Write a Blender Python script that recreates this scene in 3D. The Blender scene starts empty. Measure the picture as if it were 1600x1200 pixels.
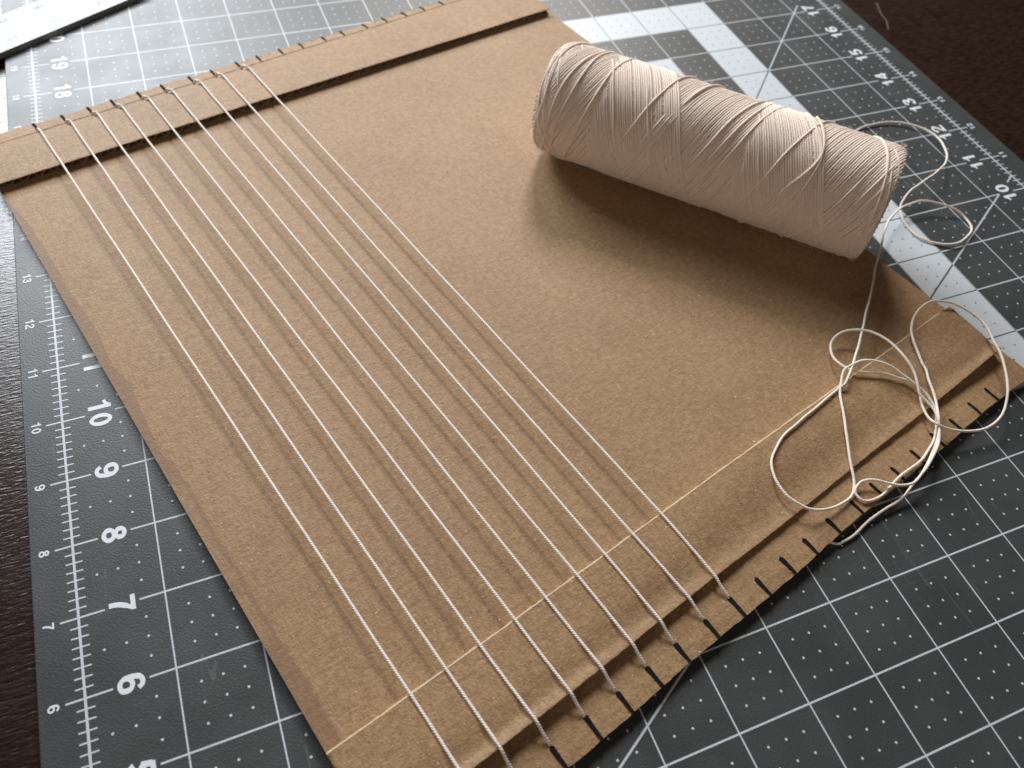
import bpy, bmesh, math, random
import numpy as np
from mathutils import Matrix, Vector

S = 0.0254                      # everything below is laid out in inches, built in metres
sc = bpy.context.scene
rnd = random.Random(7)

# ---------------------------------------------------------------- camera
cd = bpy.data.cameras.new("camera"); cam = bpy.data.objects.new("camera", cd)
sc.collection.objects.link(cam)
Rcv = Matrix(((0.92874421, -0.36258161, 0.07725778), (-0.25019472, -0.7668168, -0.5910961), (0.27356313, 0.52964759, -0.80289267)))
Rb = Rcv.transposed() @ Matrix(((1, 0, 0), (0, -1, 0), (0, 0, -1)))
cam.matrix_world = Matrix.Translation(Vector((2.9263, 2.11826, 9.89111)) * S) @ Rb.to_4x4()
cd.sensor_width = 36; cd.lens = 36 * 1254.4 / 1600
cd.clip_start = 0.01; cd.clip_end = 50
cd.dof.use_dof = True; cd.dof.focus_distance = 11.3 * S; cd.dof.aperture_fstop = 14
sc.camera = cam

# ---------------------------------------------------------------- room light: two windows beyond the table, dim room around, plus an added fill lamp
w = bpy.data.worlds.new("World"); sc.world = w; w.use_nodes = True
bg = w.node_tree.nodes["Background"]
bg.inputs[0].default_value = (1.0, 0.95, 0.90, 1); bg.inputs[1].default_value = 0.012

def area_lamp(name, az, el, dist, sx, sy, power, col):
    L = bpy.data.lights.new(name, 'AREA'); L.shape = 'RECTANGLE'; L.size = sx * S; L.size_y = sy * S
    L.energy = power; L.color = col
    o = bpy.data.objects.new(name, L); sc.collection.objects.link(o)
    a, e = math.radians(az), math.radians(el)
    d = Vector((math.sin(a) * math.cos(e), math.cos(a) * math.cos(e), math.sin(e)))
    tgt = Vector((7, 10, 0))
    o.location = (tgt + d * dist) * S
    o.rotation_euler = d.to_track_quat('Z', 'Y').to_euler()
    return o
area_lamp("window_light", 22, 38, 62, 12.5, 15, 17.8, (1.0, 0.955, 0.90))
area_lamp("window_light", -13, 31, 58, 27, 24, 23, (0.90, 0.95, 1.0))
area_lamp("added_fill_light", -135, 33, 95, 80, 60, 12, (1.0, 0.82, 0.70))  # unseen fill lamp, added to warm and brighten the spool's front

sc.view_settings.view_transform = 'Standard'; sc.view_settings.look = 'None'
sc.view_settings.exposure = 0.0; sc.view_settings.gamma = 1.0

# ---------------------------------------------------------------- shader helpers
class NT:
    def __init__(s, name):
        s.m = bpy.data.materials.new(name); s.m.use_nodes = True; s.t = s.m.node_tree
        s.b = s.t.nodes["Principled BSDF"]; s.tc = s.t.nodes.new("ShaderNodeTexCoord")
        v = s.t.nodes.new("ShaderNodeVectorMath"); v.operation = 'SCALE'; v.inputs['Scale'].default_value = 1 / S
        s.t.links.new(s.tc.outputs['Object'], v.inputs[0]); s.P = v.outputs[0]
        x = s.t.nodes.new("ShaderNodeSeparateXYZ"); s.t.links.new(s.P, x.inputs[0])
        s.x, s.y, s.z = [E(s, o) for o in x.outputs]
    def math(s, op, *a):
        n = s.t.nodes.new("ShaderNodeMath"); n.operation = op
        for i, v in enumerate(a):
            if isinstance(v, E): s.t.links.new(v.o, n.inputs[i])
            else: n.inputs[i].default_value = v
        return E(s, n.outputs[0])
    def noise(s, scale=(1, 1, 1), rot=0, sc=1.0, detail=3, rough=.55, dist=0, loc=(0, 0, 0)):
        mp = s.t.nodes.new("ShaderNodeMapping"); mp.inputs['Scale'].default_value = scale
        mp.inputs['Rotation'].default_value = (0, 0, rot); mp.inputs['Location'].default_value = loc
        s.t.links.new(s.P, mp.inputs[0])
        n = s.t.nodes.new("ShaderNodeTexNoise"); n.inputs['Scale'].default_value = sc
        n.inputs['Detail'].default_value = detail; n.inputs['Roughness'].default_value = rough; n.inputs['Distortion'].default_value = dist
        s.t.links.new(mp.outputs[0], n.inputs['Vector'])
        return E(s, n.outputs['Fac'])
    def ramp(s, f, pts):
        r = s.t.nodes.new("ShaderNodeValToRGB"); e = r.color_ramp.elements
        while len(e) < len(pts): e.new(0.5)
        for i, (p, c) in enumerate(pts):
            e[i].position = p; e[i].color = (c, c, c, 1) if not hasattr(c, '__len__') else (*c, 1)
        s.t.links.new(f.o, r.inputs[0]); return r.outputs[0]
    def smooth(s, f, a, b):
        n = s.t.nodes.new("ShaderNodeMapRange"); n.interpolation_type = 'SMOOTHSTEP'
        n.inputs['From Min'].default_value = a; n.inputs['From Max'].default_value = b
        s.t.links.new(f.o, n.inputs['Value']); return E(s, n.outputs[0])
    def mix(s, f, a, b):
        n = s.t.nodes.new("ShaderNodeMix"); n.data_type = 'RGBA'
        if isinstance(f, E): s.t.links.new(f.o, n.inputs[0])
        else: n.inputs[0].default_value = f
        for i, v in ((6, a), (7, b)):
            if hasattr(v, 'is_output'): s.t.links.new(v, n.inputs[i])
            else: n.inputs[i].default_value = (*v, 1)
        return n.outputs[2]
    def bump(s, h, strength=.5, dist=.01):
        n = s.t.nodes.new("ShaderNodeBump"); n.inputs['Strength'].default_value = strength
        n.inputs['Distance'].default_value = dist * S; n.inputs['Filter Width'].default_value = 1.0
        s.t.links.new(h.o, n.inputs['Height']); s.t.links.new(n.outputs[0], s.b.inputs['Normal'])
    def set(s, **k):
        for a, v in k.items():
            a = a.replace('_', ' ')
            i = s.b.inputs[a]
            if isinstance(v, E): s.t.links.new(v.o, i)
            elif hasattr(v, 'is_output'): s.t.links.new(v, i)
            elif hasattr(v, '__len__'): i.default_value = (*v, 1)
            else: i.default_value = v
class E:
    def __init__(s, nt, o): s.n, s.o = nt, o
    def __add__(s, b): return s.n.math('ADD', s, b)
    __radd__ = __add__
    def __mul__(s, b): return s.n.math('MULTIPLY', s, b)
    __rmul__ = __mul__
    def __sub__(s, b): return s.n.math('SUBTRACT', s, b)
    def __rsub__(s, b): return s.n.math('SUBTRACT', b, s)
    def __lt__(s, b): return s.n.math('LESS_THAN', s, b)
    def __gt__(s, b): return s.n.math('GREATER_THAN', s, b)
    def abs(s): return s.n.math('ABSOLUTE', s)
    def rnd(s): return s.n.math('FLOOR', s + .5)
    def max(s, b): return s.n.math('MAXIMUM', s, b)
    def min(s, b): return s.n.math('MINIMUM', s, b)
    def sin(s): return s.n.math('SINE', s)
    def sqrt(s): return s.n.math('SQRT', s)
def near(x, n, w): return (x - n).abs() < w / 2
def inside(x, a, b): return (x > a) * (x < b)

# ---------------------------------------------------------------- materials
def mat_table():
    n = NT("dark_wood")
    g1 = n.noise((2.6, 16, 1), 0, 1.6, 4, .6, .5); g2 = n.noise((6, 30, 1), 0, 1.3, 3, .6, .4)
    g3 = n.noise((.12, .6, 1), 0, 1, 3)
    c = n.mix(n.smooth(g1, .35, .7), (.0115, .0038, .0020), (.036, .0165, .0105))
    c = n.mix(n.smooth(g2, .60, .72) * .6, c, (.060, .034, .024))
    n.set(Base_Color=c, Roughness=n.smooth(g3, .2, .8) * .06 + .26)
    n.b.inputs['Specular IOR Level'].default_value = .62
    n.bump(g1 * .8 + g2 * 1.1, .8, .009)
    return n.m

def mat_cutting():
    n = NT("printed_vinyl"); u, v = n.x, n.y
    tan30 = math.tan(math.radians(30))
    fu = (u - u.rnd()).abs(); fv = (v - v.rnd()).abs()
    inu = inside(u, .70, 17.32)
    body = inside(v, 0, 23) * inside(u, 0, 18)
    vl = (fv < .0118) * inu.max(inside(u, -.21, .30)).max(inside(u, 17.68, 18.21)) * inside(v, -.02, 23.02)
    ul = (fu < .0098) * inside(u, .5, 17.5) * inside(v, 0, 23)
    edge = near(u, 0, .031).max(near(u, 18, .031)) * inside(v, 0, 23)
    f8 = ((v * 8) - (v * 8).rnd()).abs()
    tick = (f8 < .075) * (u.abs() < .10).max((u - 18).abs() < .10) * inside(v, 0, 23)
    d1 = ((v - u).abs() < .020) * (u < 17.3) * body
    d2 = ((v - u * tan30).abs() < .0165) * inu.max(inside(u, 17.75, 18)) * body
    d3 = ((v - u * (1 / tan30)).abs() < .03) * inu * body
    lines = vl.max(ul).max(edge).max(tick).max(d1).max(d2).max(d3)
    u4 = (u * 4).rnd(); v4 = (v * 4).rnd()
    du = u * .25 * 4 - u4 * .25; dv = v - v4 * .25
    onu = (((u4 * .25) - (u4 * .25).rnd()).abs() > .1); onv = (((v4 * .25) - (v4 * .25).rnd()).abs() > .1)
    # no dots where a numeral stands
    side = (u < .6).max(u > 17.4); halfv = ((v4 * .25) - (v4 * .25).rnd()).abs() > .4
    dots = ((du * du + dv * dv).sqrt() < .0160) * onu * onv * body * ((1 - side).max(halfv))
    lines = lines.max(dots)
    band = (inside(u, 14, 15) * inside(v, 6, 18)).max(inside(u, 4, 15) * inside(v, 17, 18)).max(inside(u, 4, 13) * inside(v, 15, 16)).max(inside(u, 4, 15) * inside(v, 6, 7) * (u > 14))
    ink = lines + band - lines * band * 2
    # old knife cuts: faint thin lines that run nearly along the grid
    a = n.noise((1, .045, 1), math.radians(-4), 3.2, 2, .5, .25); brk = n.noise((.9, .35, 1), 0, 1.1, 3, .6)
    cut = ((a - .5).abs() < .0026) * n.smooth(brk, .50, .66)
    a2 = n.noise((.05, 1, 1), math.radians(14), 2.2, 2, .5, .2)
    cut = cut.max(((a2 - .52).abs() < .0016) * n.smooth(brk, .56, .7))
    spk = n.noise((1, 1, 1), 0, 16, 2, .6)
    cut = (cut * .24).max(n.smooth(spk, .77, .80) * .35)
    grain = n.noise((1, 1, 1), 0, 42, 3, .7); cloud = n.noise((1, 1, 1), 0, .9, 4, .6)
    base = n.mix(n.smooth(cloud, .3, .75), (.047, .052, .053), (.058, .063, .065))
    base = n.mix(cut, base, (.30, .31, .30))
    worn = n.smooth(n.noise((1, 1, 1), 0, 48, 3, .65), .60, .74) * .20
    inkc = n.mix(worn + n.smooth(cloud, .35, .8) * .10, (.57, .62, .665), (.36, .39, .41))
    n.set(Base_Color=n.mix(ink, base, inkc), Roughness=n.smooth(cloud, .2, .8) * .08 + .37 + grain * .05)
    n.b.inputs['Specular IOR Level'].default_value = .55
    n.bump(grain * 1.0 + ink * .15, .9, .0075)
    return n.m

def mat_ink(name, c, rough=.5):
    n = NT(name); g = n.noise((1, 1, 1), 0, 60, 3, .65)
    n.set(Base_Color=n.mix(n.smooth(g, .56, .74) * .30, c, tuple(.45 * q for q in c)), Roughness=rough)
    return n.m

def mat_marker():
    n = NT("marker_ink"); g = n.noise((1, 1, 1), 0, 40, 3, .65)
    n.set(Base_Color=n.mix(n.smooth(g, .35, .75), (.006, .005, .007), (.022, .018, .020)), Roughness=.9); n.b.inputs['Specular IOR Level'].default_value = .12
    n.bump(n.noise((1, 1, 1), 0, 60, 2), .4, .004)
    return n.m

STAIN = [(12.9, .05), (12.35, .05), (11.8, .12), (10.92, .15), (9.89, .14), (9.31, .18), (8.81, .18), (8.18, .13), (7.7, .22), (7.07, .15), (6.4, .10), (6.0, .15), (5.6, .17), (5.18, .15), (4.75, .13), (4.35, .16), (3.42, .15), (2.96, .16), (2.44, .19), (2.16, .18), (1.87, .18), (1.6, .17)]
def mat_kraft(name="kraft_paper", stain=False, c0=(.250, .146, .070), c1=(.425, .276, .142)):
    n = NT(name)
    big = n.noise((1, 1, 1), 0, .55, 4, .6)
    fib = n.noise((7, 22, 7), .12, 1.0, 4, .65, .7); fib2 = n.noise((20, 7, 7), .5, 1.1, 3, .6, .9, (3, 1, 0))
    fine = n.noise((1, 1, 1), 0, 46, 3, .7); mid = n.noise((1, 1, 1), 0, 13, 3, .62)
    f = fib * .40 + fib2 * .30 + fine * .50 + big * .15
    c = n.mix(n.smooth(f, .54, .83), c0, c1)
    hair = n.noise((4, 30, 4), -.5, 1.3, 2, .5, 2.5, (9, 2, 0))
    c = n.mix(n.smooth(hair, .70, .76) * .35, c, (.62, .47, .31))
    pale = n.noise((1, 1, 1), 0, 22, 1, .5, 0, (5, 5, 0)); c = n.mix(n.smooth(pale, .745, .775) * .7, c, (.72, .58, .40))
    dark = n.noise((1, 1, 1), 0, 15, 1, .5, 0, (1, 7, 0)); c = n.mix(n.smooth(dark, .765, .79) * .75, c, (.09, .055, .035))
    if stain:
        pts = sorted([((b / 14.35), a * 2.5) for b, a in STAIN])
        pts = [pts[0]] + pts[1:]
        T = E(n, n.ramp(n.y * (1 / 14.35), pts)) * .4
        wob = (n.noise((1, 1, 1), 0, 5, 4, .6) - .5) * .07
        d = n.x - T - wob
        fill = (n.smooth(d * -1, -.014, .014)) * (n.y < 12.9) * (n.y > 1.62)
        low = n.smooth(n.y, 3.0, 3.5) * (1 - n.smooth(n.y, 5.5, 6.0))
        rim = n.smooth(d.abs() * -1, -.055, -.012) * (n.y < 12.9) * (n.y > 1.62)
        m = (fill * (1 - low * .65)).max(rim * (n.y < 6.2) * .95)
        c = n.mix(m * .58, c, (.200, .108, .066))
    n.set(Base_Color=c, Roughness=.6); n.b.inputs['Specular IOR Level'].default_value = .38
    n.b.inputs['Sheen Weight'].default_value = .06
    n.bump(fine * .75 + fib * .6 + fib2 * .3 + mid * .12 + n.noise((1, 1, 1), 0, 27, 3, .6) * .45, .62, .015)
    return n.m

def mat_yarn(name, c=(.80, .715, .60), c2=(.70, .60, .49), ply=.035, bumpd=.012):
    n = NT(name)
    uv = n.t.nodes.new("ShaderNodeSeparateXYZ"); n.t.links.new(n.tc.outputs['UV'], uv.inputs[0])
    U, V = E(n, uv.outputs[0]), E(n, uv.outputs[1])
    st = ((U * 3 + V * (1 / ply)) * (2 * math.pi) + math.pi / 2).sin() * .5 + .5
    nz = n.noise((1, 1, 1), 0, 30, 3, .6); nf = n.noise((1, 1, 1), 0, 110, 2, .6)
    col = n.mix(n.smooth(nz, .3, .75), c2, c)
    col = n.mix((1 - n.smooth(st, .0, .5)) * .22, col, tuple(q * .66 for q in c2))  # valleys between the plies darkened, their shade put into the colour
    n.set(Base_Color=col, Roughness=.85); n.b.inputs['Specular IOR Level'].default_value = .2
    n.b.inputs['Sheen Weight'].default_value = .25; n.b.inputs['Sheen Roughness'].default_value = .5
    n.b.inputs['Subsurface Weight'].default_value = 0
    n.bump(st * 1.0 + nf * .6 + nz * .3, .8, bumpd)
    return n.m

def mat_metal():
    n = NT("brushed_aluminium")
    g = n.noise((.8, 40, 30), 0, 1.5, 3, .6); s2 = n.noise((1, 1, 1), 0, 1.2, 3)
    x, y = n.x, n.y                                   # x along the rule, y from the near edge
    f16 = ((x * 16) - (x * 16).rnd()).abs() < .10
    i8 = (((x * 8) - (x * 8).rnd()).abs() < .05); i4 = (((x * 4) - (x * 4).rnd()).abs() < .025); i1 = ((x - x.rnd()).abs() < .009)
    t = (f16 * (y < .09)).max(i8 * (y < .14)).max(i4 * (y < .19)).max(i1 * (y < .30))
    xm = (x - .01) * (1 / .03937); mm = (xm - xm.rnd()).abs() < .12
    m5 = ((xm * .2) - (xm * .2).rnd()).abs() < .024; m10 = ((xm * .1) - (xm * .1).rnd()).abs() < .014
    t2 = (mm * (y > 1.14)).max(m5 * (y > 1.08)).max(m10 * (y > .96))
    inkm = t.max(t2) * (y > .012) * (y < 1.222) * (n.z > .118)
    n.set(Base_Color=n.mix(inkm * .9, (.32, .335, .33), (.03, .033, .033)), Metallic=(1 - inkm) * .35 + .1, Roughness=g * .14 + .46)
    n.bump(g, .25, .004)
    return n.m

# ---------------------------------------------------------------- mesh helpers
def make(name, verts, faces, mat, parent=None, smooth=False, uvs=None):
    me = bpy.data.meshes.new(name)
    me.from_pydata([tuple(q) for q in (np.asarray(verts, float) * S).tolist()], [], faces)
    if uvs is not None:
        ul = me.uv_layers.new(name="UVMap"); ul.data.foreach_set("uv", np.asarray(uvs, float).ravel())
    if smooth: me.polygons.foreach_set("use_smooth", [True] * len(me.polygons))
    me.materials.append(mat); me.update()
    o = bpy.data.objects.new(name, me); sc.collection.objects.link(o)
    if parent: o.parent = parent
    return o
def empty(name, loc=(0, 0, 0), rz=0):
    o = bpy.data.objects.new(name, None); sc.collection.objects.link(o)
    o.location = Vector(loc) * S; o.rotation_euler = (0, 0, rz); o.empty_display_size = .01
    return o
def tag(o, label=None, cat=None, group=None, kind=None):
    for k, v in (('label', label), ('category', cat), ('group', group), ('kind', kind)):
        if v: o[k] = v
    return o
def box(x0, y0, z0, x1, y1, z1):
    v = [(x0, y0, z0), (x1, y0, z0), (x1, y1, z0), (x0, y1, z0), (x0, y0, z1), (x1, y0, z1), (x1, y1, z1), (x0, y1, z1)]
    f = [(0, 3, 2, 1), (4, 5, 6, 7), (0, 1, 5, 4), (1, 2, 6, 5), (2, 3, 7, 6), (3, 0, 4, 7)]
    return v, f
class MB:
    def __init__(s): s.v = []; s.f = []; s.uv = []
    def add(s, v, f, uv=None):
        o = len(s.v); s.v += [tuple(q) for q in v]; s.f += [tuple(i + o for i in q) for q in f]
        if uv is not None: s.uv += uv
    def build(s, name, mat, parent=None, smooth=False):
        return make(name, s.v, s.f, mat, parent, smooth, s.uv if s.uv else None)
def catmull(P, step):
    P = np.asarray(P, float); P = np.vstack([2 * P[0] - P[1], P, 2 * P[-1] - P[-2]]); out = []
    for i in range(1, len(P) - 2):
        a, b, c, d = P[i - 1:i + 3]; L = np.linalg.norm(c - b); n = max(2, int(L / step))
        t = np.linspace(0, 1, n, endpoint=False)[:, None]
        # centripetal-like tangents limit overshoot
        m1 = (c - a) * .5 * min(1, 2 * L / (np.linalg.norm(c - a) + 1e-9)); m2 = (d - b) * .5 * min(1, 2 * L / (np.linalg.norm(d - b) + 1e-9))
        out.append((2 * t**3 - 3 * t**2 + 1) * b + (t**3 - 2 * t**2 + t) * m1 + (-2 * t**3 + 3 * t**2) * c + (t**3 - t**2) * m2)
    out.append(P[-2][None]); return np.vstack(out)
def tube(P, r, sides=8, lobes=0, lobe=.16, pitch=.105, radial=None, uvs=True):
    """verts, faces, uvs of a (twisted) tube along P; radial: optional per-point normals"""
    P = np.asarray(P, float); n = len(P)
    T = np.gradient(P, axis=0); T /= np.linalg.norm(T, axis=1)[:, None] + 1e-12
    if radial is not None: N = radial - T * np.sum(radial * T, axis=1)[:, None]
    else:
        N = np.zeros_like(P); v = np.array([0, 0, 1.]) if abs(T[0][2]) < .9 else np.array([1., 0, 0])
        for i in range(n):
            v = v - T[i] * (v @ T[i]); v = v / (np.linalg.norm(v) + 1e-12); N[i] = v
    N /= np.linalg.norm(N, axis=1)[:, None] + 1e-12
    Bn = np.cross(T, N); s = np.r_[0, np.cumsum(np.linalg.norm(np.diff(P, axis=0), axis=1))]
    th = np.linspace(0, 2 * np.pi, sides, endpoint=False)
    R = np.full((n, sides), 1.0) * (np.asarray(r).reshape(-1, 1) if hasattr(r, '__len__') else r)
    if lobes: R = R * (1 + lobe * np.cos(lobes * (th[None] - s[:, None] / pitch * 2 * np.pi)))
    V = P[:, None] + R[..., None] * (np.cos(th)[None, :, None] * N[:, None] + np.sin(th)[None, :, None] * Bn[:, None])
    V = V.reshape(-1, 3); F = []; UV = []
    for i in range(n - 1):
        for j in range(sides):
            k = (j + 1) % sides
            F.append((i * sides + j, i * sides + k, (i + 1) * sides + k, (i + 1) * sides + j))
            if uvs: UV += [(j / sides, s[i]), ((j + 1) / sides, s[i]), ((j + 1) / sides, s[i + 1]), (j / sides, s[i + 1])]
    F.append(tuple(range(sides - 1, -1, -1))); F.append(tuple((n - 1) * sides + j for j in range(sides)))
    if uvs: UV += [(0, 0)] * (2 * sides)
    return V, F, UV
DIG = {
 '0': [("c", .28, .5, .185, .405)],
 '1': [("l", [(.32, 0), (.32, 1)]), ("s", [(.05, .71), (.15, .745), (.235, .81), (.29, .90)], .8)],
 '2': [("s", [(.085, .66), (.11, .80), (.19, .89), (.29, .91), (.40, .875), (.465, .78), (.455, .66), (.38, .53), (.26, .41), (.15, .29), (.105, .16)], 1), ("l", [(.02, .09), (.54, .09)])],
 '3': [("s", [(.085, .73), (.14, .86), (.27, .915), (.40, .87), (.44, .75), (.39, .62), (.22, .555)], 1), ("s", [(.22, .535), (.41, .485), (.475, .31), (.42, .15), (.28, .085), (.14, .14), (.075, .28)], 1)],
 '4': [("l", [(.41, 0), (.41, 1)]), ("l", [(.36, .93), (.06, .33)]), ("l", [(.01, .29), (.56, .29)])],
 '5': [("l", [(.11, .905), (.51, .905)]), ("l", [(.165, .90), (.115, .50)]), ("s", [(.11, .48), (.20, .57), (.31, .58), (.43, .50), (.475, .33), (.42, .16), (.28, .085), (.14, .13), (.075, .26)], 1)],
 '6': [("s", [(.47, .74), (.41, .87), (.30, .915), (.17, .85), (.11, .68), (.09, .46), (.11, .25), (.19, .12), (.30, .085), (.43, .14), (.475, .31), (.43, .48), (.31, .545), (.18, .49), (.115, .37)], 1)],
 '7': [("l", [(.03, .905), (.54, .905)]), ("s", [(.48, .89), (.37, .68), (.27, .43), (.225, .2), (.215, 0)], 1)],
 '8': [("c", .28, .735, .155, .175), ("c", .28, .295, .19, .205)],
}
DIG['9'] = [(k, [(.56 - x, 1 - y) for x, y in p], w) for k, p, w in DIG['6']]
def numeral(body, name, h, wd, mat, parent, loc, rot, sx=1.3):
    """stroke-built bold digits as one thin printed sheet"""
    mb = MB(); X = 0; pitch = .62; lv = 0
    for ch in body:
        for st in DIG[ch]:
            closed = st[0] == "c"
            if closed:
                _, cx, cy, rx, ry = st; q = [(cx + rx * math.cos(t), cy + ry * math.sin(t)) for t in np.linspace(0, 2 * math.pi, 33)[:-1]]; ww = wd
            elif st[0] == "l": q = st[1]; ww = wd
            else:
                q = [tuple(p_[:2]) for p_ in catmull([(x, y, 0) for x, y in st[1]], .05)]; ww = wd * st[2]
            q = np.array(q) * [sx, 1] + [X * sx, 0]; n = len(q)
            if closed: T = np.roll(q, -1, 0) - np.roll(q, 1, 0)
            else: T = np.gradient(q, axis=0)
            T = T / np.linalg.norm(T, axis=1)[:, None]; Nn = np.c_[-T[:, 1], T[:, 0]] * (ww * 1.06 / 2) * np.where(np.abs(T[:, :1]) < .5, 1.12, .93)
            z = .0005 + .0009 * lv; lv += 1
            dz = [0 if closed else .0007 * i / n for i in range(n)]
            a = [(x * h, y * h, z + dz[i]) for i, (x, y) in enumerate(q + Nn)] + [(x * h, y * h, z + dz[i]) for i, (x, y) in enumerate(q - Nn)]
            m = n if closed else n - 1
            f = [(n + i, n + (i + 1) % n, (i + 1) % n, i) for i in range(m)]
            mb.add(a, f)
        X += pitch
    wtot = (X - pitch + .56) * sx * h; mb.v = [(x - wtot / 2, y - h / 2, z) for x, y, z in mb.v]
    o = mb.build(name, mat, parent); o.location = Vector(loc) * S; o.rotation_euler = (0, 0, rot)
    return o
def text(body, name, size, off, mat, parent, loc, rot, sx=1.0):
    c = bpy.data.curves.new("t", 'FONT'); c.body = body; c.size = size * S; c.offset = off * S
    c.align_x = 'CENTER'; c.align_y = 'CENTER'; c.resolution_u = 6; c.extrude = .0006 * S
    t = bpy.data.objects.new("t", c); sc.collection.objects.link(t)
    me = bpy.data.meshes.new_from_object(t.evaluated_get(bpy.context.evaluated_depsgraph_get()))
    bpy.data.objects.remove(t); bpy.data.curves.remove(c)
    xs = [q.co.x for q in me.vertices]; ys = [q.co.y for q in me.vertices]
    cx, cy = (min(xs) + max(xs)) / 2, (min(ys) + max(ys)) / 2
    for q in me.vertices: q.co.x = (q.co.x - cx) * sx; q.co.y -= cy
    me.materials.clear(); me.materials.append(mat)
    o = bpy.data.objects.new(name, me); sc.collection.objects.link(o); o.parent = parent
    o.location = Vector(loc) * S; o.rotation_euler = (0, 0, rot)
    return o

# ================================================================ table
M_table = mat_table()
tv, tf = box(-24, -14, -1.2, 46, 40, -.10)
tag(make("table_top", tv, tf, M_table), kind='structure')
lint_m = mat_ink("lint", (.15, .12, .10), .9)
P = catmull([(19.60, 17.05, -.092), (19.36, 16.50, -.088), (19.33, 16.30, -.09), (19.10, 15.88, -.094)], .06)
V, F, U = tube(P, .011, 5); tag(make("lint_thread", V, F, lint_m, None, True), "short grey lint fibre lying on the bare dark table", "lint")

# ================================================================ cutting mat
mat_o = empty("cutting_mat", (9, 12, -.1))
tag(mat_o, "grey self-healing cutting mat with white inch grid lying on the dark table", "cutting mat")
M_mat = mat_cutting(); M_num = mat_ink("white_print", (.72, .77, .82))
def rounded_slab(x0, y0, x1, y1, z0, z1, r, bev):
    ring = []
    for cx, cy, a0 in ((x1 - r, y0 + r, -90), (x1 - r, y1 - r, 0), (x0 + r, y1 - r, 90), (x0 + r, y0 + r, 180)):
        for k in range(7):
            a = math.radians(a0 + k * 15); ring.append((cx, cy, math.cos(a), math.sin(a)))
    lv = [(z0, r), (z1 - bev, r), (z1 - bev * .3, r - bev * .3), (z1, r - bev)]; v = []; f = []; n = len(ring)
    for z, rr in lv:
        v += [(cx + rr * c, cy + rr * s_, z) for cx, cy, c, s_ in ring]
    for l in range(len(lv) - 1):
        for i in range(n): j = (i + 1) % n; f.append((l * n + i, l * n + j, (l + 1) * n + j, (l + 1) * n + i))
    f.append(tuple(range(n - 1, -1, -1))); f.append(tuple(len(v) - n + i for i in range(n)))
    return v, f
v, f = rounded_slab(-.5, -.75, 18.6, 23.75, -.1, 0, .25, .012)
o = make("mat_sheet", v, f, M_mat, None); o.parent = mat_o; o.location = Vector((-9, -12, .1)) * S
for k in range(2, 23):
    numeral(str(k), "ruler_numeral", .305, .185, M_num, mat_o, (.50 - 9, k - 12, .1008), math.radians(-90))
    numeral(str(k), "edge_numeral", .128, .165, M_num, mat_o, (-.335 - 9, k - 12, .1008), math.radians(-90))
for k in range(6, 22):
    numeral(str(k), "ruler_numeral", .305, .185, M_num, mat_o, (17.50 - 9, k - 12, .1008), math.radians(90))
    numeral(str(k), "edge_numeral", .128, .165, M_num, mat_o, (18.31 - 9, k - 12, .1008), math.radians(90))

# ================================================================ metal rule, top left
RA = math.radians(29.9); re = (math.cos(RA), math.sin(RA))
ref = (-.54, 19.41)                                   # a point of the near lower edge
s0 = 9.50 - (ref[0] * re[0] + ref[1] * re[1])         # 11 inch mark stands at along = 9.50
rx0, ry0 = ref[0] - re[0] * 0, ref[1]
along0 = ref[0] * re[0] + ref[1] * re[1]
rule = empty("metal_ruler", (ref[0], ref[1], 0), RA)
tag(rule, "silver metal ruler lying across the top left corner of the grey mat", "ruler")
# local x runs along the rule; whole numbers fall on inch marks
off = 9.50 - along0; o0 = off - round(off)
M_metal = mat_metal()
v, f = rounded_slab(-9.0, 0, 11.5, 1.235, 0.004, .12, .02, .010)
v = [(x - 0, y, z) for x, y, z in v]
rb = make("blade", v, f, M_metal, None); rb.parent = rule; rb.location = (o0 * S, 0, 0)
M_eng = mat_ink("engraved_black", (.10, .11, .11))
for k, s_ in ((12, 8.50), (11, 9.50), (10, 10.50), (9, 11.50), (8, 12.5), (7, 13.5)):
    text(str(k), "ruler_mark_numeral", .20, 0.001, M_eng, rule, (s_ - along0 + .17, .30, .1215), math.radians(180), 1.25)
for k, s_ in ((28, 10.50), (27, 11.29), (26, 12.08), (29, 9.71)):
    text(str(k), "ruler_mark_numeral", .19, 0.001, M_eng, rule, (s_ - along0 + .19, .98, .1215), math.radians(180), 1.25)

# ================================================================ cardboard loom
TH = math.radians(15.95)
loom = empty("cardboard_loom", (2.888, 2.813, 0), TH)
tag(loom, "brown kraft cardboard loom with raised strips and inked slots at both ends", "cardboard loom")
M_k = mat_kraft("kraft_board", stain=True); M_k2 = mat_kraft("kraft_strip"); M_in = mat_kraft("kraft_inner", c0=(.26, .17, .10), c1=(.33, .22, .135))
M_cut = mat_kraft("kraft_cut_edge", c0=(.50, .37, .23), c1=(.66, .51, .33))
W, H, Z = 12.0, 14.36, .13
slots = [1.055, 1.565, 2.05, 2.505, 3.015, 3.485, 4.055, 4.515, 5.06, 5.52, 6.03, 6.48, 7.03, 7.465, 8.04, 8.54, 9.05, 9.53, 10.05, 10.5, 11.0]
nslots = [1.07, 1.57, 2.08, 2.60, 3.09, 3.59, 4.07, 4.59, 5.07, 5.56, 6.06, 6.53, 7.05, 7.56, 8.04, 8.52, 9.02, 9.54, 10.03, 10.55, 11.04]
NEARY = lambda a: .012 * math.sin(a * 1.9) - .02 * math.sin(a * .52)      # the cut edge is not dead straight
FARY = lambda a: H + .04 - .012 * a + .012 * math.sin(a * 2.3 + 1)
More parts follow.
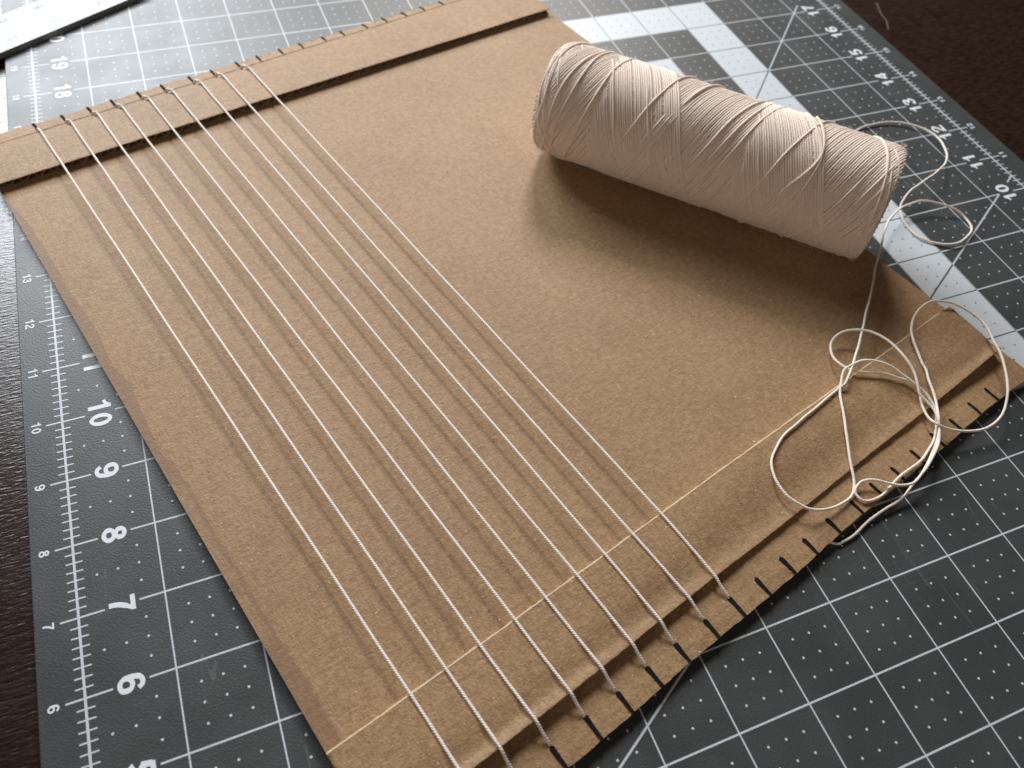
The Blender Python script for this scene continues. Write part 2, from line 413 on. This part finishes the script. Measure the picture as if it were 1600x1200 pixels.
def tab_sheet(mb, z0, z1, far_drop):
    n = 97; xs = [W * i / (n - 1) for i in range(n)]
    v, f = [], []
    v += [(x, .29, z1) for x in xs] + [(x, 14.05, z1) for x in xs]; f += [(i, i + 1, n + i + 1, n + i) for i in range(n - 1)]
    v += [(0, .29, z0), (W, .29, z0), (W, 14.05, z0), (0, 14.05, z0)]; b = 2 * n
    f += [(b + 3, b + 2, b + 1, b), (b, b + 1, n - 1) + tuple(range(n - 2, -1, -1))[:0] , ]
    f[-1] = (b, b + 1, n - 1, 0); f += [(b + 1, b + 2, 2 * n - 1, n - 1), (b + 2, b + 3, n, 2 * n - 1), (b + 3, b, 0, n)]
    mb.add(v, f)
    g = .007
    for side in (0, 1):
        e = [0] + (nslots if side == 0 else slots) + [W]
        for i in range(len(e) - 1):
            a0 = e[i] + (g if i else 0); a1 = e[i + 1] - (g if i < len(e) - 2 else 0)
            ya, yb = (.29, None) if side == 0 else (14.068, None)
            dz = rnd.uniform(-.006, .008) if side == 0 else -far_drop + rnd.uniform(-.012, .012)
            m = 5; fn = NEARY if side == 0 else FARY
            jit = [rnd.uniform(-.008, .008) for _ in range(m + 1)]
            top = []; bot = []
            ey = ya + .0005 * (1 if side else -1)
            for k in range(m + 1):
                a = a0 + (a1 - a0) * k / m; y2 = fn(a) + jit[k]
                for t in (0, .5, 1.0):
                    y = ey + (y2 - ey) * t; zz = z1 + dz * t * t - .0006 - (.008 if t == 1.0 else 0)
                    top.append((a, y, zz)); bot.append((a, y, zz - (z1 - z0)))
            nn = len(top); fs = []
            for k in range(m):
                for t in range(2):
                    q = (k * 3 + t, (k + 1) * 3 + t, (k + 1) * 3 + t + 1, k * 3 + t + 1)
                    if side == 0: q = q[::-1]
                    fs.append(q); fs.append(tuple(x + nn for x in q[::-1]))
                q = (k * 3 + 2, (k + 1) * 3 + 2, (k + 1) * 3 + 2 + nn, k * 3 + 2 + nn); fs.append(q if side == 1 else q[::-1])
            for k in (0, m):
                for t in range(2): fs.append((k * 3 + t, k * 3 + t + 1, k * 3 + t + 1 + nn, k * 3 + t + nn))
            mb.add(top + bot, fs)
mb = MB(); tab_sheet(mb, Z - .020, Z, .035); mb.build("face_liner", M_k, loom)
v, f = box(0, .015, .004, W, H - .02, .022); make("back_liner", v, f, M_in, loom)
def fluting(name, x0, x1, y0, y1, zb, zt, pitch=.25, rot=None, parent=None, fy0=None):
    n = int((x1 - x0) / pitch * 12); v = []; f = []; t = .009
    for i in range(n + 1):
        x = x0 + (x1 - x0) * i / n; ph = 2 * math.pi * (x - x0) / pitch
        s_ = math.sin(ph); z = (zb + zt) / 2 + (zt - zb - 2 * t) / 2 * math.copysign(abs(s_) ** .8, s_)
        ys = y0 if fy0 is None else fy0(x); ye = y1 if not callable(y1) else y1(x)
        ys += rnd.uniform(0, .012)
        v += [(x, ys, z - t), (x, ys, z + t), (x, ye, z + t), (x, ye, z - t)]
    for i in range(n):
        a, b = 4 * i, 4 * i + 4
        f += [(a, b, b + 1, a + 1), (a + 1, b + 1, b + 2, a + 2), (a + 2, b + 2, b + 3, a + 3), (a + 3, b + 3, b, a)]
    return make(name, v, f, M_in, parent, False)
fluting("fluting", .01, W - .01, .03, H - .05, .022, Z - .020, parent=loom)

# strips: a near edge line yn(a), far edge line yf(a) and a top profile
def strip_sheet(mb, x0, x1, yn, yf, ztop, th=.018, nx=130, prof=None, jag=.004, skew=0):
    pr = prof or [0, .03, .1, .25, .5, .75, 1]
    v = []; f = []; m = len(pr); jn = [rnd.uniform(-jag, jag) for _ in range(nx + 1)]
    for i in range(nx + 1):
        a = x0 + (x1 - x0) * i / nx; n0, f0 = yn(a) + jn[i], yf(a)
        xe = rnd.uniform(-.004, .004) if i in (0, nx) else 0
        for t in pr:
            y = n0 + (f0 - n0) * t; v.append((a + xe - skew * (1 - t) * max(0, (a - 10) / 2) ** 3, y, ztop(a, t)))
    N = len(v); v += [(x, y, z - th) for x, y, z in v]
    for i in range(nx):
        for k in range(m - 1):
            q = (i * m + k, (i + 1) * m + k, (i + 1) * m + k + 1, i * m + k + 1); f.append(q); f.append(tuple(x + N for x in q[::-1]))
        q = (i * m, (i + 1) * m, (i + 1) * m + N, i * m + N); f.append(q[::-1])
        k = m - 1; q = (i * m + k, (i + 1) * m + k, (i + 1) * m + k + N, i * m + k + N); f.append(q)
    for i in (0, nx):
        for k in range(m - 1): q = (i * m + k, i * m + k + 1, i * m + k + 1 + N, i * m + k + N); f.append(q if i == 0 else q[::-1])
    mb.add(v, f)
# far (upper) strip
us = empty("upper_strip"); us.parent = loom
UN = lambda a: 12.795 - .0205 * a; UF = lambda a: 13.86 - .012 * a + .01 * math.sin(a * 1.3)
mb = MB(); strip_sheet(mb, -.01, 11.95, UN, UF, lambda a, t: .268 - .004 * (t < .01) - .012 * (t > .99) + .002 * math.sin(a * 3))
mb.build("strip_liner", M_k2, us)
mb = MB(); strip_sheet(mb, -.005, 11.94, lambda a: UN(a) + .004, UF, lambda a, t: Z + .017, th=.013); mb.build("strip_backing", M_in, us)
fluting("strip_fluting", .005, 11.93, 0, UF, Z + .017, .250, parent=us, fy0=lambda a: UN(a) + .012)
# near (lower) strip with its crushed lip
ls = empty("lower_strip"); ls.parent = loom
zk = ([-1, 0, 1.2, 2.0, 2.9, 4.75, 6.0, 7.5, 9.0, 10.3, 11.2, 11.8, 12.2], [.285, .285, .28, .275, .262, .232, .20, .178, .188, .225, .27, .305, .31])
zl = lambda a: float(np.interp(a, *zk)) + .0035 * math.sin(a * 5.1) + .002 * math.sin(a * 13)
LN = lambda a: .572 + .006 * math.sin(a * 1.7); LF = lambda a: 1.665 + .006 * math.sin(a * .9 + 2)
def lz(a, t):
    h = .266; l = zl(a); cr = min(1, max(0, (h - l) / .08)); val = min(h, l) - .026 + .016 * cr; te = .38 + .42 * cr
    y = t
    if t > te: base = h
    elif t > .15: q = (t - .15) / (te - .15); q = q * q * (3 - 2 * q); base = val + (h - val) * q
    else: q = 1 - t / .15; q = q * q * (3 - 2 * q); base = val + (l - val) * q
    return base + .0015 * math.sin(a * 4 + t * 5)
mb = MB(); strip_sheet(mb, -.005, 11.95, LN, lambda a: LF(a) - .02, lz, nx=200, prof=[0, .015, .04, .07, .1, .13, .16, .2, .26, .32, .4, .5, .7, .88, .965, .985, .995, 1], jag=.003, skew=.11)
mb.build("strip_liner", M_k2, ls, True)
mb = MB(); strip_sheet(mb, .01, 11.93, lambda a: LN(a) + .03, lambda a: LF(a) - .03, lambda a, t: lz(a, t) - .02, th=.10, nx=120, prof=[0, .04, .1, .16, .26, .4, .6, 1], skew=.11); mb.build("strip_backing", M_in, ls)
# the strip's far edge is a bevelled knife cut that shows the pale paper core
v = []; f = []; nx = 260
for i in range(nx + 1):
    a = -.002 + 11.95 * i / nx; wd = .021 + .009 * (math.sin(a * 7.3) * .4 + math.sin(a * 23) * .3) + rnd.uniform(-.004, .004)
    y = LF(a) - .0205; v += [(a, y, .268), (a, y + wd, .262), (a, y + wd + .004, Z + .001), (a, y, Z + .001)]
for i in range(nx):
    p_, q_ = 4 * i, 4 * i + 4; f += [(p_, q_, q_ + 1, p_ + 1), (p_ + 1, q_ + 1, q_ + 2, p_ + 2), (p_, p_ + 3, q_ + 3, q_)]
make("cut_edge", v, f, M_cut, ls)

# marker strokes over every slot, near and far end
M_mk = mat_marker()
def stroke(cx, y0, y1, w0, w1, z, sk, bend=0.0):
    """inked stroke from its round tip y0 to the board edge y1"""
    ts = [0, .008, .025, .055, .1, .2, .32, .46, .6, .75, .88, 1]; n = len(ts); L = []; Rr = []
    for i in range(n):
        t = ts[i]; y = y0 + (y1 - y0) * t; c = cx + sk * (1 - t) + bend * math.sin(t * math.pi)
        wv = (w0 + (w1 - w0) * t) * (1 if t > .1 else math.sqrt(max(.0, 1 - (1 - t / .1) ** 2)) * .75 + .25) * rnd.uniform(.93, 1.07)
        L.append((c - wv / 2, y, z)); Rr.append((c + wv / 2, y, z))
    top = L + Rr; v = top + [(x, y, z - .004) for x, y, z in top]; f = []
    for i in range(n - 1):
        q = (i, n + i, n + i + 1, i + 1); f += [q if y1 < y0 else q[::-1], (i, i + 1, i + 1 + 2 * n, i + 2 * n), (n + i, n + i + 2 * n, n + i + 1 + 2 * n, n + i + 1)]
    e = n - 1; f += [(e, n + e, n + e + 2 * n, e + 2 * n), (0, 2 * n, 3 * n, n)]
    return v, f
for i, a in enumerate(slots):
    thin = i > 12
    v, f = stroke(nslots[i], .285 + rnd.uniform(-.025, .02), NEARY(nslots[i]) - .004, .074 if not thin else .058, .040, Z + .0045 + .002, rnd.uniform(-.012, .006), rnd.uniform(-.008, .008))
    make("marker_stroke", v, f, M_mk, loom)
    wf = .050 if i < 9 else .040
    v, f = stroke(a, 14.09 + rnd.uniform(-.02, .02), FARY(a) + .012, wf, wf * .9, Z + .004, rnd.uniform(-.01, .01), rnd.uniform(-.01, .01))
    n_ = len(v) // 2
    v = [(x, y, z - .030 * max(0, (y - 14.07) / .29) ** 2 + (.006 if y > 14.3 else 0)) for x, y, z in v]
    make("marker_stroke", v, f, M_mk, loom)
    if i < 10:                                        # an ink-soaked burr of paper at the slot mouth
        yb = FARY(a); v = [(a - .016, yb - .04, .085), (a + .016, yb - .04, .085), (a + .012, yb + .004, .08), (a - .012, yb + .004, .08), (a - .008, yb - .018, .112), (a + .008, yb - .010, .118)]
        make("ink_burr", v, [(0, 1, 5, 4), (1, 2, 5), (2, 3, 4, 5), (3, 0, 4), (3, 2, 1, 0)], M_mk, loom)

# ================================================================ warp threads
M_warp = mat_yarn("cotton_warp", (.95, .91, .86), (.89, .83, .77), ply=.035, bumpd=.006)
yr = .0188
def loc2w(a, b): return (2.888 + a * math.cos(TH) - b * math.sin(TH), 2.813 + a * math.sin(TH) + b * math.cos(TH))
ordw = ["leftmost", "second", "third", "fourth", "middle", "sixth", "seventh", "eighth", "rightmost"]
lab = ["leftmost white warp thread, strung nearest the stained left edge of the cardboard", "second white warp thread from the stained left edge of the cardboard",
       "third white warp thread from the stained left edge of the cardboard", "fourth white warp thread from the stained left edge of the cardboard",
       "fifth of nine white warp threads, the middle one across the cardboard", "sixth white warp thread from the stained left edge of the cardboard",
       "seventh white warp thread from the left, third in from the bare cardboard", "eighth white warp thread, next but one to the bare cardboard",
       "rightmost white warp thread, bordering the bare middle of the cardboard"]
top_z = .268
for i in range(9):
    a = [1.083, 1.575, 2.065, 2.592, 3.075, 3.59, 4.075, 4.575, 5.10][i]; sa = slots[i]; sb = nslots[i] - .004; at_ = sa + (.045 if i else .02)
    zlip = zl(a)
    kink = .07 if i else .015
    uf = 13.86 - .012 * sa; pts = [(sa, 14.085, .04), (sa, 14.075, .125), (sa + .003, 14.01, .190)]
    if i: pts += [(sa + .006, 13.94, .262), (sa + .016, uf + .025, .294), (at_ - .010, uf + .008, .296), (at_ + .004, uf - .05, top_z + yr + .001)]
    else: pts += [(sa + .008, 13.93, .275), (at_, uf - .03, top_z + yr + .002)]
    pts += [(at_ + (a - at_) * (13.8 - yy) / 12.135, yy, top_z + yr - dz_) for yy, dz_ in ((13.4, 0), (12.80 - .02 * a, 0), (10.5, .008), (8, .012), (5, .01), (2.8, .004), (1.665, 0))]
    e = sb - a
    pts += [(a + e * .1, 1.40, .266 + yr), (a + e * .45, .9, max(lz(a, .3), (zlip + .266) / 2) + yr), (a + e * .75, .575, zlip + yr + .001)]
    pts += [(sb - .006, .44, Z + .012 + (zlip + yr - Z) * .52), (sb - .003, .315, Z + .024), (sb, .285, Z - .01), (sb, .27, .05)]
    P = catmull(pts, .0125)
    P[:, 0] += .0025 * np.sin(P[:, 1] * 2.1 + i) * (np.abs(P[:, 1] - 7) < 6)
    V, F, U = tube(P, yr, 12, lobes=3, lobe=.07, pitch=-.105)
    wt = make("warp_thread", V, F, M_warp, None, True, U)
    wt.location = Vector((2.888, 2.813, 0)) * S; wt.rotation_euler = (0, 0, TH)
    tag(wt, lab[i], "warp thread", "white warp threads strung across the cardboard")

# ================================================================ loose yarn
LOOSE = [(16.438, 12.584, 0.05), (16.763, 12.458, 0.06), (17.041, 12.171, 0.08), (17.111, 11.759, 0.12), (16.881, 11.277, 0.2), (16.554, 10.931, 0.26), (16.108, 10.678, 0.3), (15.664, 10.525, 0.3), (15.257, 10.394, 0.28), (14.998, 10.259, 0.2), (14.878, 10.144, 0.12), (14.811, 9.953, 0.06), (14.772, 9.686, 0.03), (14.806, 9.441, 0.03), (14.959, 9.253, 0.03), (15.193, 9.09, 0.05), (15.46, 9.059, 0.07), (15.817, 9.196, 0.06), (15.993, 9.338, 0.05), (16.057, 9.56, 0.05), (15.978, 9.751, 0.1), (15.798, 9.896, 0.15), (15.504, 10.055, 0.2), (15.301, 10.109, 0.22), (15.151, 10.115, 0.22), (14.768, 10.058, 0.22), (14.361, 9.866, 0.25), (13.939, 9.542, 0.3), (13.463, 9.087, 0.33), (13.183, 8.822, 0.35), (12.623, 8.257, 0.38), (12.115, 7.749, 0.38), (11.946, 7.588, 0.38), (11.678, 7.326, 0.38), (11.391, 7.064, 0.4), (11.176, 6.887, 0.38), (11.077, 6.813, 0.35), (10.991, 6.809, 0.3), (10.636, 6.678, 0.3), (10.368, 6.58, 0.3), (10.039, 6.47, 0.3), (9.669, 6.335, 0.295), (9.367, 6.125, 0.295), (9.225, 5.97, 0.295), (9.134, 5.726, 0.295), (9.147, 5.477, 0.29), (9.227, 5.323, 0.29), (9.351, 5.181, 0.28), (9.533, 5.114, 0.25), (9.796, 5.114, 0.2), (10.069, 5.165, 0.17), (10.191, 5.242, 0.17), (10.3, 5.391, 0.19), (10.396, 5.614, 0.23), (10.518, 5.892, 0.27), (10.677, 6.213, 0.295), (10.851, 6.545, 0.3), (10.962, 6.735, 0.3), (11.083, 6.892, 0.33), (11.2, 7.023, 0.38), (11.316, 7.062, 0.4), (11.53, 7.083, 0.42), (11.661, 7.03, 0.45), (11.817, 6.939, 0.45), (11.928, 6.832, 0.44), (12.027, 6.686, 0.4), (12.115, 6.551, 0.37), (12.195, 6.392, 0.34), (12.244, 6.257, 0.31), (12.257, 6.109, 0.28), (12.24, 5.973, 0.25), (12.176, 5.848, 0.21), (12.077, 5.705, 0.18), (11.941, 5.576, 0.17), (11.745, 5.466, 0.165), (11.522, 5.354, 0.165), (11.236, 5.279, 0.165), (10.96, 5.2, 0.17), (10.751, 5.119, 0.165), (10.551, 5.048, 0.16), (10.344, 5.044, 0.16), (10.226, 5.089, 0.17), (10.195, 5.192, 0.18), (10.23, 5.255, 0.2), (10.367, 5.317, 0.22), (10.492, 5.301, 0.24), (10.6, 5.248, 0.24), (10.738, 5.151, 0.23), (10.888, 5.084, 0.22), (11.081, 5.057, 0.21), (11.245, 5.102, 0.21), (11.468, 5.218, 0.21), (11.756, 5.403, 0.22), (11.955, 5.572, 0.24), (12.118, 5.764, 0.27), (12.189, 5.973, 0.29), (12.166, 6.13, 0.31), (12.126, 6.273, 0.34), (12.166, 6.433, 0.4), (12.202, 6.635, 0.46), (12.198, 6.835, 0.5), (12.197, 7.045, 0.5), (12.17, 7.276, 0.48), (12.096, 7.488, 0.44), (11.964, 7.627, 0.4), (11.759, 7.725, 0.34), (11.591, 7.723, 0.29), (11.451, 7.647, 0.25), (11.356, 7.505, 0.24), (11.289, 7.316, 0.27), (11.313, 7.087, 0.32), (11.42, 6.978, 0.33), (11.67, 6.871, 0.33), (11.87, 6.781, 0.32), (12.016, 6.669, 0.31), (12.166, 6.562, 0.3), (12.225, 6.442, 0.295), (12.198, 6.325, 0.29), (12.141, 6.231, 0.27), (12.074, 6.078, 0.25), (12.034, 5.897, 0.26), (12.042, 5.749, 0.31), (12.202, 5.633, 0.26), (12.402, 5.55, 0.22), (12.646, 5.496, 0.19), (12.857, 5.475, 0.19), (13.059, 5.511, 0.22), (13.247, 5.595, 0.26), (13.405, 5.717, 0.3), (13.512, 5.855, 0.36), (13.648, 6.068, 0.4), (13.779, 6.303, 0.42), (13.897, 6.539, 0.42), (13.961, 6.709, 0.41), (14.096, 7.007, 0.38), (14.141, 7.239, 0.35), (14.064, 7.497, 0.34), (13.911, 7.687, 0.35), (13.675, 7.787, 0.37), (13.492, 7.789, 0.38), (13.21, 7.708, 0.4), (12.973, 7.562, 0.4), (12.797, 7.375, 0.38), (12.708, 7.18, 0.36), (12.668, 7.009, 0.33), (12.594, 6.803, 0.31), (12.564, 6.645, 0.3), (12.477, 6.474, 0.3), (12.397, 6.266, 0.3), (12.296, 6.05, 0.3), (12.109, 5.816, 0.34), (12.052, 5.681, 0.28), (11.915, 5.508, 0.25), (11.701, 5.344, 0.25), (11.496, 5.217, 0.24), (11.286, 5.116, 0.2), (11.104, 5.041, 0.15), (10.917, 4.957, 0.1), (10.744, 4.912, 0.08), (10.517, 4.877, 0.07), (10.321, 4.834, 0.06), (10.201, 4.802, 0.05), (9.99, 4.734, 0.04), (9.843, 4.695, 0.035), (9.712, 4.675, 0.03), (9.571, 4.675, 0.03)]
M_loose = mat_yarn("cotton_loose", (.93, .87, .77), (.85, .77, .66), ply=.035, bumpd=.006)
start = [(13.90, 11.05, 1.0), (14.35, 11.6, .45), (14.95, 12.15, .12), (15.35, 12.42, .04), (15.9, 12.60, .04)]
endp = [(9.18, 5.02, .035), (9.0, 5.2, .03)]
P = catmull(start + [tuple(q) for q in LOOSE] + endp, .0125)
sarc = np.arange(len(P)) * .0125
for c in range(3):
    ph = rnd.uniform(0, 6); P[:, c] += (.0035 if c < 2 else .001) * (np.sin(sarc * 5.3 + ph) + .7 * np.sin(sarc * 11.9 + 2 * ph))
P[:, 2] = np.maximum(P[:, 2], .025)
P_loose = P; V, F, U = tube(P, .0198, 12, lobes=3, lobe=.07, pitch=-.105)
loose = make("loose_yarn", V, F, M_loose, None, True, U)
tag(loose, "loose cream yarn looping off the spool and tangled over the inked cardboard edge", "yarn")

# ================================================================ spool of yarn
A0 = np.array([8.987, 13.870, 1.166]); ux = np.array([.69860, -.71551, 0]); sv = np.array([-.71551, -.69860, 0]); zv = np.array([0, 0, 1.])
RL, RR = 6.18, 1.030
roll = empty("yarn_spool", (11.146, 11.659, Z))
tag(roll, "large fat spool of pinkish cream cotton yarn lying on the brown cardboard", "yarn spool")
cor = np.array([11.146, 11.659, Z])
M_roll = mat_yarn("cotton_wound", (.90, .785, .69), (.83, .705, .61), ply=.04, bumpd=.006)
rs = .0220
def prof(x):
    x = np.asarray(x, float); r = np.full_like(x, RR - .045)
    l = .34; m = x < l; xx = np.clip(x, 0, l); r = np.where(m, r - .16 * (1 - np.sqrt(np.clip(1 - (1 - xx / l) ** 2, 0, 1))) - .06 * (1 - xx / l), r)
    d = np.clip(RL - x, 0, .2); r = np.where(x > RL - .2, r - .07 * (1 - np.sqrt(np.clip(1 - (1 - d / .2) ** 2, 0, 1))), r)
    return r - .010 * (x / RL)
def surf(x, ph, r): # ph in degrees
    a = np.radians(ph); rad = np.cos(a)[:, None] * sv + np.sin(a)[:, None] * zv
    return A0 + x[:, None] * ux + r[:, None] * rad - cor, rad
# body under the windings, with end faces and a dark hollow core
v = []; f = []; n = 72
pr = [(RL - .30, .36), (RL - .02, .38), (RL - .02, .55), (RL + .0, .8)] + [(x, float(prof([x])[0]) - .022) for x in (RL - .015, RL - .06, RL - .12, RL - .3, RL / 2, .5, .3, .15, .05, .0)] + [(-.01, .62), (.02, .42), (.30, .38)]
for x, r in pr:
    for j in range(n): a = 2 * math.pi * j / n; v.append(A0 + x * ux + r * (math.cos(a) * sv + math.sin(a) * zv) - cor)
for i in range(len(pr) - 1):
    for j in range(n): k = (j + 1) % n; f.append((i * n + j, (i + 1) * n + j, (i + 1) * n + k, i * n + k))
make("wound_body", v, f, M_roll, roll, True)
K = .0073
def strand(mb, phs, xs, lay, sides=6, r=rs, tuck=True, wob=.003):
    ph = np.asarray(phs, float); x = np.asarray(xs, float)
    ok = (x > .012) & (x < RL - .012)
    if ok.sum() < 6: return
    # longest run
    idx = np.where(ok)[0]; cuts = np.where(np.diff(idx) > 1)[0]
    runs = np.split(idx, cuts + 1)
    for run in runs:
        if len(run) < 6: continue
        p_, x_ = ph[run], x[run]
        q = rnd.uniform(0, 360); x_ = x_ + wob * np.sin(np.radians(p_ * 2.7 + q)) + wob * .6 * np.sin(np.radians(p_ * 7.1 + 2 * q))
        rr = prof(x_) + lay * .62 + rnd.uniform(-.003, .004)
        if tuck:
            m = min(4, len(run) // 3); t = np.ones(len(run)); t[:m] = np.linspace(-1.2, 1, m); t[-m:] = np.linspace(1, -1.2, m); rr = rr - .028 * (1 - t) / 2 * 1.3
        P, rad = surf(x_, p_, rr); V, F, U = tube(P, r, sides, radial=rad); mb.add(V, F, U)
ST = 7
def line(mb, x0, k, p0, p1, lay, xa=-9, xb=99, **kw):
    ph = np.arange(p0, p1 + .1, ST); x = x0 + k * ph; m = (x >= xa) & (x <= xb); ph, x = ph[m], x[m]
    if len(ph) > 5: strand(mb, ph, x, lay, **kw)
# layer 1: "/" windings over the whole spool
mb = MB(); x0 = -2.65
pos = 0.0
while pos < K * 360 - .02:
    xx = pos
    # one strand of the layer, followed through the turns it makes over the spool
    p0 = (0.02 - xx) / K; p1 = (RL - .02 - xx) / K
    line(mb, xx, K, p0, p1, 0.0, tuck=False, wob=.004)
    pos += rnd.choice([.0405, .041, .0415, .042, .042, .047])
mb.build("slanted_winding", M_roll, roll, True)
# layer 2: "\" windings in two broad bands
mb = MB()
def band(x0, x1, k, p0, p1, lay, xa, xb, gap=.0415, holes=.012, jag=.05):
    x = x0
    while x < x1:
        if rnd.random() > holes: line(mb, x, k, p0, p1, lay, xa + rnd.uniform(-jag, jag), xb + rnd.uniform(-jag, jag))
        x += gap * rnd.uniform(.96, 1.06) + (.03 if rnd.random() < .05 else 0)
band(1.10, 2.60, -K, -140, 200, .022, 1.04, 3.60)
band(2.66, 2.92, -K, -140, 230, .027, 0.3, 3.9, holes=0)
band(3.40, 5.36, -K, -140, 220, .022, 3.61, 6.1)
band(5.32, 5.37, -K, -140, 240, .030, 0.3, 6.1, holes=0)
mb.build("crossed_winding", M_roll, roll, True)
# layer 3: loose "/" bands and strays on top
mb = MB()
band(1.93, 2.13, K, -60, 66, .046, -1, 99, holes=0)
band(2.13, 2.30, K, -60, 20, .038, -1, 99, holes=.2)
band(4.48, 4.72, K * 1.1, -40, 36, .044, -1, 99, holes=.1, gap=.05)
line(mb, 2.02, K, 60, 170, .050); line(mb, 3.30, K * .9, -60, 180, .030)
for x0_, k_, a, b, l in ((1.62, K * .9, -20, 170, .044), (1.72, -K, -40, 100, .047), (2.36, -K * 1.05, -60, 90, .047), (.86, K * .55, -60, 170, .04), (4.02, K * .95, -30, 170, .046),
                       (5.25, K, -60, 60, .035), (5.46, K * 1.02, -60, 90, .030), (5.62, K * .97, -60, 160, .031), (3.05, K, -60, 170, .030), (2.86, K * 1.03, -60, 170, .028), (4.3, -K * 1.1, -60, 60, .045)):
    line(mb, x0_, k_, a, b, l, wob=.010)
def spline_strand(mb, pts, lay, r=rs * 1.12, **kw):
    q = catmull([(a, b, 0) for a, b in pts], 3.0)   # (deg, x)
    t = np.linspace(0, len(q) - 1, max(30, len(q) // 3)).astype(int); strand(mb, q[t, 0], q[t, 1], lay, r=r, tuck=False, sides=8, wob=.002, **kw)
spline_strand(mb, [(150, 4.35), (120, 4.45), (95, 4.60), (70, 4.84), (55, 4.92), (31, 4.86), (12, 4.78), (-6, 4.75), (-35, 4.80), (-70, 4.9)], .062)
spline_strand(mb, [(112, 4.62), (85, 4.80), (62, 4.90), (45, 4.82), (20, 4.55), (0, 4.42), (-20, 4.25), (-60, 4.05)], .060)
spline_strand(mb, [(160, 5.52), (130, 5.62), (112, 5.73), (83, 5.87), (60, 5.95), (46, 5.98), (17, 6.02), (-10, 5.99), (-34, 5.93), (-70, 5.8)], .034, r=rs * 1.2)
spline_strand(mb, [(120, .95), (93, .80), (65, .71), (39, .63), (13, .53), (-15, .47), (-50, .36)], .030)
spline_strand(mb, [(180, .42), (140, .28), (100, .15), (50, .085), (18, .10), (-3, .20), (-38, .48), (-75, .78)], .034)
spline_strand(mb, [(180, .66), (140, .45), (101, .24), (69, .09), (40, .08), (12, .15), (-15, .33), (-55, .62)], .040)
spline_strand(mb, [(170, .12), (120, .10), (80, .17), (40, .20), (10, .28), (-20, .47), (-60, .76)], .026)
spline_strand(mb, [(150, .60), (110, .36), (84, .20), (58, .16), (30, .20), (0, .12), (-30, .10), (-70, .2)], .044)
spline_strand(mb, [(160, 1.2), (110, .84), (70, .56), (40, .42), (5, .36), (-25, .30), (-60, .16)], .030)
# turning strands at both ends
def turn(xm, p0, wd, sgn, lay, span=150, k=K):
    ph = np.arange(p0 - span, p0 + span, ST); d = xm + np.sqrt((k * (ph - p0)) ** 2 + wd ** 2) - wd
    strand(mb, ph, d if sgn > 0 else RL - d, lay, tuck=True)
for i in range(13): turn(rnd.uniform(.03, .10), rnd.uniform(-60, 300), rnd.uniform(.10, .3), 1, rnd.uniform(.008, .024), rnd.uniform(50, 90))
for i in range(10): turn(rnd.uniform(.03, .08), rnd.uniform(-60, 300), rnd.uniform(.10, .3), -1, rnd.uniform(.006, .020), rnd.uniform(40, 80))
mb.build("stray_winding", M_roll, roll, True)

# fuzz: fine cotton hairs on the spool and the yarn
def hair(mb, base, nrm, L, r=.0011):
    d = nrm + np.array([rnd.uniform(-.8, .8) for _ in range(3)]); d /= np.linalg.norm(d)
    b = np.array([rnd.uniform(-1, 1) for _ in range(3)]) * L * .5
    p0, p1, p2 = base, base + d * L * .55, base + d * L + b * .6
    t = np.cross(d, [0.3, .5, .8]); t /= np.linalg.norm(t); u2 = np.cross(d, t)
    v = [p0 + t * r, p0 - t * r * .5 + u2 * r, p0 - t * r * .5 - u2 * r, p1 + t * r, p1 - t * r * .5 + u2 * r, p1 - t * r * .5 - u2 * r, p2]
    mb.add(v, [(0, 1, 4, 3), (1, 2, 5, 4), (2, 0, 3, 5), (3, 4, 6), (4, 5, 6), (5, 3, 6)])
M_fz = mat_ink("cotton_fuzz", (.85, .78, .68), .9)
mb = MB()
for i in range(2600):
    ph = rnd.uniform(-60, 170); x = rnd.uniform(.03, RL - .03) if rnd.random() < .85 else rnd.choice([rnd.uniform(.02, .1), rnd.uniform(RL - .1, RL - .02)])
    P, rad = surf(np.array([x]), np.array([ph]), prof([x]) + .05); hair(mb, P[0], rad[0], rnd.uniform(.02, .07))
fz = mb.build("yarn_fuzz", M_fz, roll); fz['kind'] = 'stuff'

mb = MB(); Q = P_loose
for i in range(330):
    k = rnd.randrange(60, len(Q) - 60); a = rnd.uniform(0, 6.28); nr = np.array([math.cos(a), math.sin(a), rnd.uniform(0, 1)]); nr /= np.linalg.norm(nr)
    hair(mb, Q[k] + nr * .018, nr, rnd.uniform(.02, .075), .0009)
fz = mb.build("yarn_fuzz", M_fz, loose); fz['kind'] = 'stuff'
